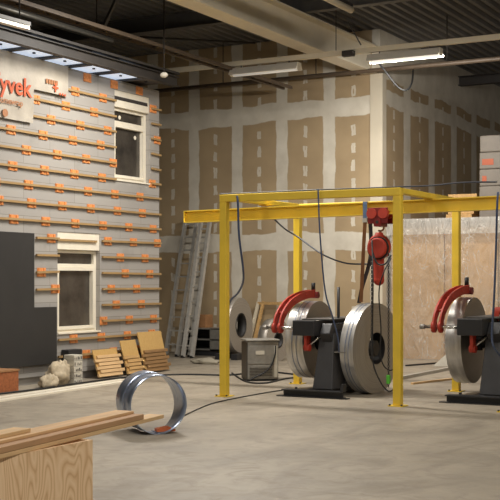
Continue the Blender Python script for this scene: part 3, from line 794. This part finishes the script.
# canvas bag slumped against the white block
def blob(name, c, sx, sy, sz, mat, seed, rough=.25, seg=28):
    from mathutils import noise as mn
    b = MB(); bmesh.ops.create_uvsphere(b.b, u_segments=seg, v_segments=seg // 2, radius=1)
    for v in b.b.verts:
        k = 1 + rough * mn.noise(v.co * 1.6 + Vector((seed, 0, 0))) + rough * .5 * mn.noise(v.co * 4 + Vector((0, seed, 0)))
        v.co = Vector((v.co.x * sx * k, v.co.y * sy * k, max(-.75, v.co.z * k) * sz)) + Vector(c)
    for f in b.b.faces: f.smooth = True
    return b
q1, q2, q3 = on_z(58, 385.5), on_z(66, 384), on_z(49, 387.5)
r = empty('canvas_bag', (q1.x, q1.y, 0), 'slumped beige canvas bag on the floor below the black board', 'bag')
blob('b', (q1.x, q1.y, .16), .13, .24, .2, 'bag', 2, .5).build('body', 'bag', r)
blob('b', (q3.x, q3.y, .08), .11, .16, .11, 'bag', 5, .5).build('folded_end', 'bag', r)
blob('b', (q2.x + .02, q2.y - .1, .24), .07, .11, .12, 'bag', 8, .5).build('neck', 'bag', r)
q = on_z(73, 383.5)
r = empty('boxed_tiles', (q.x, q.y, 0), 'white printed carton stack standing beside the canvas bag', 'carton')
for k in range(5):
    b = MB().box((q.x - .1, q.y - .1, k * .09), (q.x + .1, q.y + .11, k * .09 + .085)); bx_ = b.build('layer', 'white_dirty', r, .004)
    m = MB(); z = k * .09 + .015
    for j in range(5):
        if rnd.random() < .75 or k == 4: m.box((q.x + .1, q.y - .09 + j * .038, z), (q.x + .102, q.y - .09 + j * .038 + rnd.uniform(.012, .028), z + rnd.uniform(.02, .05)))
    m.build('printing', 'print', bx_)
q = on_z(-8, 393)
r = empty('wooden_crate', (q.x, q.y, 0), 'orange brown wooden crate cut off by the left edge below the black board', 'crate')
MB().box((q.x - .2, q.y - .3, 0), (q.x + .2, q.y + .34, .3)).build('body', 'brick_crate', r, .01)
MB().box((q.x - .21, q.y - .31, .3), (q.x + .21, q.y + .35, .325)).build('lid', 'cardboard', r)
q = on_z(65, 381)
tag(MB().box((q.x - .0, q.y - .1, .0), (q.x + .15, q.y + .25, .5)).build('dark_case', 'black', bevel=.01), 'small black case tucked behind the bag and carton', 'case')
# strips and cables on the floor
fl = lambda x, y, z=.012: on_z(x, y, z)
pipe('floor_cable', smooth_path([fl(-10, 395), fl(40, 389), fl(85, 382.5), fl(130, 377), fl(180, 374.5), fl(230, 375), fl(262, 371.5), fl(300, 375)]), .016, 'rubber', 'black cable lying along the foot of the facade', 'cable', 8)
for k, (dy, lb) in enumerate(((0, 'upper white strip of trim lying on the floor in front of the facade'), (2.6, 'lower white strip of trim lying on the floor in front of the facade'))):
    a, c_ = fl(-12, 399.5 + dy, .01), fl(124, 379.5 + dy * .75, .01)
    tag(MB().bar(a, c_, .14, .02).build('trim_strip', 'white'), lb, 'strip', 'white strips on the floor')
pipe('trailing_wire', smooth_path([fl(183, 416, .008), fl(205, 406, .008), fl(222, 401, .008), fl(258, 394, .008), fl(283, 390, .008)]), .008, 'rubber', 'thin wire trailing over the floor from ring to gantry post', 'wire', 6)

# ================================================================== BACK WALL CLUTTER
def ladder(x0, y0, x1, y1, vb, vt, w, n, label, mat='alu'):
    p0 = on_v(x0, y0, vb); p0.z = 0.0; p1 = on_v(x1, y1, vt)
    r = empty('ladder', p0, label, 'ladder', 'aluminium ladders against the back wall')
    for s in (0, w):
        MB().bar(p0 + Vector((s, 0, .02)), p1 + Vector((s, 0, 0)), .065, .08, (0, -1, .3)).build('rail', mat, r)
        f = p0 + Vector((s, 0, 0)); MB().box(f + Vector((-.025, -.05, 0)), f + Vector((.025, .05, .05))).build('foot', 'rubber', r)
    for k in range(n):
        q = p0.lerp(p1, (k + .8) / (n + .3)); MB().bar(q + Vector((.012, 0, 0)), q + Vector((w - .012, 0, 0)), .035, .03).build('rung', mat, r)
    return r
ladder(166, 357, 186, 218, 20.78, 21.88, .30, 10, 'aluminium ladder leaning furthest left beside the facade corner')
ladder(177, 357, 198, 218, 20.55, 21.65, .31, 10, 'aluminium ladder leaning just left of the yellow gantry post')
la = ladder(183, 358, 201, 222, 20.32, 21.42, .22, 9, 'narrow aluminium ladder leaning rightmost in front of the others')
# low metal shelf with black openings
q = on_v(207, 350, 21.3)
r = empty('steel_locker', (q.x, 21.3, 0), 'low grey steel cabinet with two dark openings behind the ladders', 'cabinet')
b = MB(); a0, a1, y0, y1 = q.x - .55, q.x + .52, 21.05, 21.6
for z in (.12, .33, .56): b.box((a0, y0, z), (a1, y1, z + .025))
b.box((a0, y1 - .02, .12), (a1, y1, .58)); b.box((a0, y0, .12), (a0 + .02, y1, .58)); b.box((a1 - .3, y0, .12), (a1, y1, .58))
b.build('body', 'galv', r)
MB().box((a0 + .05, y0 + .04, 0), (a1 - .05, y1, .12)).build('plinth', 'black', r)
MB().box((a0 + .1, y1 - .06, .15), (a1 - .32, y1 - .03, .55)).build('back_panel', 'black', r)
q = on_v(204, 335, 21.4)
tag(MB().box((q.x - .16, 21.2, .586), (q.x + .16, 21.5, .86)).build('cardboard_box', 'cardboard', bevel=.005), 'brown cardboard box on top of the low steel cabinet', 'box')
q = on_z(206, 364)
tag(blob('rag', (q.x, q.y, .045), .28, .1, .07, 'bag', 11, .4).build('rag', simple('pale_rag', (150, 142, 125), .9)), 'crumpled pale rag on the floor in front of the low cabinet', 'rag')
# standing reel and second coil
q = on_v(241, 328, 20.8)
def reel(c, r0, r1, w, rot, label, mat):
    r = empty('strip_reel', (c[0], c[1], c[2] - r1), label, 'coil', 'coils at the back wall')
    MB().annulus((c[1], c[2]), r0, r1, c[0] - w, c[0], 64).build('winding', mat, r)
    MB().annulus((c[1], c[2]), r0 - .02, r0, c[0] - w - .01, c[0] + .01, 40).build('core_ring', 'core', r)
    r.rotation_euler.z = rot; return r
qr = on_v(241, 330, 20.7)
pal_top = .12
R1 = .56
rl = reel((qr.x, 20.7, pal_top + R1), .25, R1, .18, math.radians(4), 'grey steel coil standing on dark skids left of the wooden frame', 'coil_face')
for k, dx in enumerate((-.25, .12)):
    tag(MB().box((qr.x + dx - .07, 20.2, 0), (qr.x + dx + .07, 21.25, .12)).build('skid', 'black', bevel=.006), ('dark skid under the left side of the standing coil', 'dark skid under the right side of the standing coil')[k], 'skid', 'skids under the standing coil')
q2_ = on_v(273, 346, 20.3)
reel((q2_.x + .12, 20.3, .42), .16, .42, .2, math.radians(-6), 'grey steel coil behind the metal cabinet, partly hidden by the red arm', 'coil_face')
# wooden frame leaning on back wall
r = empty('timber_screen', tuple(on_v(266, 345, 21.5).xy) + (0,), 'pale open wooden frame leaning on the back wall between coils', 'frame')
fa, fb = on_v(254, 330, 21.7).x, on_v(277, 330, 21.7).x
zt_ = on_v(266, 302, 21.8).z
for (x, n_) in ((fa, .06), (fa + .12, .04), (fb, .06)): MB().bar((x, 21.35, 0), (x, 21.9, zt_), .06, .05, (0, -1, .2)).build('upright', simple('pale_timber', (200, 188, 164), .7) if x == fa else 'slat', r)
MB().bar((fa, 21.88, zt_ - .03), (fb, 21.88, zt_ - .03), .05, .06).build('head_bar', 'slat', r)
MB().bar((fa, 21.38, .1), (fb, 21.38, .1), .05, .06).build('foot_bar', 'slat', r)
# silver cabinet (appliance)
q = on_z(263, 381)
r = empty('metal_cabinet', (0, 0, 0), 'silver metal cabinet with rounded top edge standing on the floor behind the gantry', 'cabinet')
w, d, h = .5, .45, .66
MB().box((-w / 2, 0, .03), (w / 2, d, h - .03)).build('body', 'galv', r, .012)
MB().box((-w / 2 - .012, .002, .02), (-w / 2, d, h - .05)).build('side_panel', 'galv_dark', r)
MB().box((-w / 2 - .03, -.03, h - .03), (w / 2 + .02, d, h)).build('top', 'galv', r, .012)
for k in range(6): MB().box((-w / 2 + .03, -.016, .08 + k * .024), (w / 2 - .1, -.011, .09 + k * .024)).build('vent_slot', 'galv_dark', r)
MB().box((-w / 2 + .01, -.012, .27), (w / 2 - .01, 0, h - .1)).build('door_panel', 'galv', r, .004)
MB().box((-w / 2 + .01, -.012, .06), (w / 2 - .01, 0, .25)).build('lower_panel', 'galv', r, .004)
MB().box((w / 2 - .07, -.016, .06), (w / 2 - .02, -.01, h - .1)).build('edge_strip', 'white_dirty', r)
MB().box((-.12, -.018, h - .24), (.02, -.012, h - .18)).build('plate', 'white_dirty', r)
MB().box((-w / 2, .02, 0), (w / 2, d - .02, .03)).build('plinth', 'black', r)
MB().tube(smooth_path([(.2, -.02, h - .1), (.19, -.025, .42), (.13, -.03, .25), (.02, -.035, .14), (-.12, -.035, .07), (-.22, -.035, .02)]), .011, 8).build('power_cord', 'rubber', r)
r.location = (q.x, q.y, 0); r.rotation_euler.z = YAW + math.radians(11)
pipe('ground_cable', smooth_path([fl(232, 373), fl(246, 381.5), fl(265, 383), fl(286, 378.5), fl(300, 377.5)]), .014, 'rubber', 'black cable on the floor in front of the silver cabinet', 'cable', 8)

# ================================================================== FILM-COVERED ENCLOSURE AND TOP STORAGE
r = empty('enclosure', (-6, 22.1, 0), 'low brown boarded enclosure hung with clear crinkled plastic film behind the decoilers', 'enclosure')
HB = 2.83; b = MB().box((-9.1, 22.35, 0), (-2, 22.45, HB - .05)).box((-9.1, 22.45, HB - .1), (-2, 26, HB - .04)); b.build('board_wall', 'brown_board', r)
b = MB()
for x in (-9.05, -8.0, -6.9, -5.8, -4.7, -3.6): b.box((x, 22.27, 0), (x + .06, 22.35, HB - .05))
b.build('studs', 'slat', r)
MB().box((-9.1, 22.2, HB - .06), (-2, 22.35, HB)).build('head_rail', 'pack_wrap', r)
from mathutils import noise as mn
b = MB(); nu, nz = 220, 90; g = []
for i in range(nu + 1):
    col = []
    for j in range(nz + 1):
        u = -9.12 + 7.1 * i / nu; z = HB * j / nz + .005
        k = 1 - (z / HB) ** 4
        d = .05 * mn.noise((u * 2.2, z * .5, 3)) + .022 * mn.noise((u * 7 + z * 2, z * 3 - u * 2, 9)) + .012 * abs(mn.noise((u * 13 - z * 6, z * 8, 4)))
        col.append(b.b.verts.new((u, 22.14 + d * (.35 + .65 * k), z)))
    g.append(col)
for i in range(nu):
    for j in range(nz):
        f = b.b.faces.new((g[i][j], g[i + 1][j], g[i + 1][j + 1], g[i][j + 1])); f.smooth = True
b.build('plastic_film', 'film', r)
# insulation packs on the roof of the enclosure
a = on_v(486, 160, 22.9).x
for k, lb in enumerate(('lowest', 'second from bottom', 'middle', 'second from top', 'topmost')):
    z = HB - .035 + k * .335
    pk = empty('insulation_pack', (a + .5, 22.9, z), 'white wrapped pack, %s of the stack above the plastic film' % lb, 'pack', 'white packs stacked on the enclosure')
    MB().box((a + rnd.uniform(-.02, .02), 22.5, z), (a + 1.2, 23.4, z + .33)).build('body', 'pack_wrap', pk, .02)
    if k in (2, 3): MB().box((a + .05, 22.494, z + .08), (a + (.28 if k == 3 else .14), 22.497, z + .2)).build('label', 'orange_label', pk)
bd = on_v(465, 196, 22.8)
for k, lb in enumerate(('lowest', 'second', 'third', 'topmost')):
    z = HB - .04 + k * .135
    tag(MB().box((bd.x - .3 + .03 * (k % 2), 22.5 + .04 * (k % 2), z), (bd.x + .24 + .03 * k, 23.2, z + .13)).build('timber_slab', 'slat', bevel=.005), 'tan timber slab, %s of the small stack on top of the film covered enclosure' % lb, 'timber', 'timber slabs on the enclosure')
# offcuts on the floor before the film
for (x0, y0, x1, y1, w, h, mat, nm, lb) in ((400, 378, 452, 368, .07, .05, 'alu', 'metal_tube', 'grey metal tube lying on the floor before the plastic film'),
                                         (412, 383.5, 456, 378.5, .05, .03, 'pine_end', 'timber_offcut', 'pale timber offcut lying nearest the right rear gantry post'),
                                         (406, 365.5, 438, 363, .04, .03, 'black', 'dark_bar', 'dark bar on the floor at the foot of the plastic film')):
    tag(MB().bar(on_z(x0, y0, h / 2), on_z(x1, y1, h / 2), w, h).build(nm, mat), lb, 'offcut')
a, c_, e = on_z(437, 367, 0), on_z(463, 362, 0), on_z(449, 352, 0)
b = MB()
q = on_z(448, 366); b.prism([(-.28, 0), (.3, 0), (.3, .42), (.22, .44)], 'y', 0, .03); o = b.build('white_sheet', 'white_dirty', origin=(0, 0, 0)); o.location = (q.x, q.y, 0); o.rotation_euler = (math.radians(-12), 0, YAW)
tag(o, 'white triangular board offcut standing behind the right coil', 'board')

# ================================================================== LIGHT
def area(name, loc, sx, sy, power, col=(1, .95, .875), rot=(0, 0, 0)):
    l = bpy.data.lights.new(name, 'AREA'); l.shape = 'RECTANGLE'; l.size = sx; l.size_y = sy; l.energy = power; l.color = col
    o = bpy.data.objects.new(name, l); C.objects.link(o); o.location = loc; o.rotation_euler = rot; return o
lampx = (on_v(369, 60, 19).x + on_v(441, 60, 19).x) / 2
area('strip_lamp', (lampx, 19, 5.40), 1.5, .2, 285, rot=(math.radians(40), 0, 0))
area('hall_lamp', (-8.6, 14.6, 5.72), 2.5, .4, 440)
area('hall_lamp', (-8.3, 7.5, 5.7), .4, 3.5, 150)
area('hall_lamp', (-4.5, 7.0, 6.2), .4, 3.5, 120)
area('hall_lamp', (-2.0, 12.5, 5.8), .4, 3.5, 135, rot=(0, math.radians(50), 0))
area('hall_lamp', (0.8, 4.0, 5.8), .4, 3.5, 235, rot=(0, math.radians(30), 0))
w = bpy.data.worlds.new('world'); S.world = w; w.use_nodes = True
w.node_tree.nodes['Background'].inputs[0].default_value = (1, .9, .78, 1)
w.node_tree.nodes['Background'].inputs[1].default_value = .17
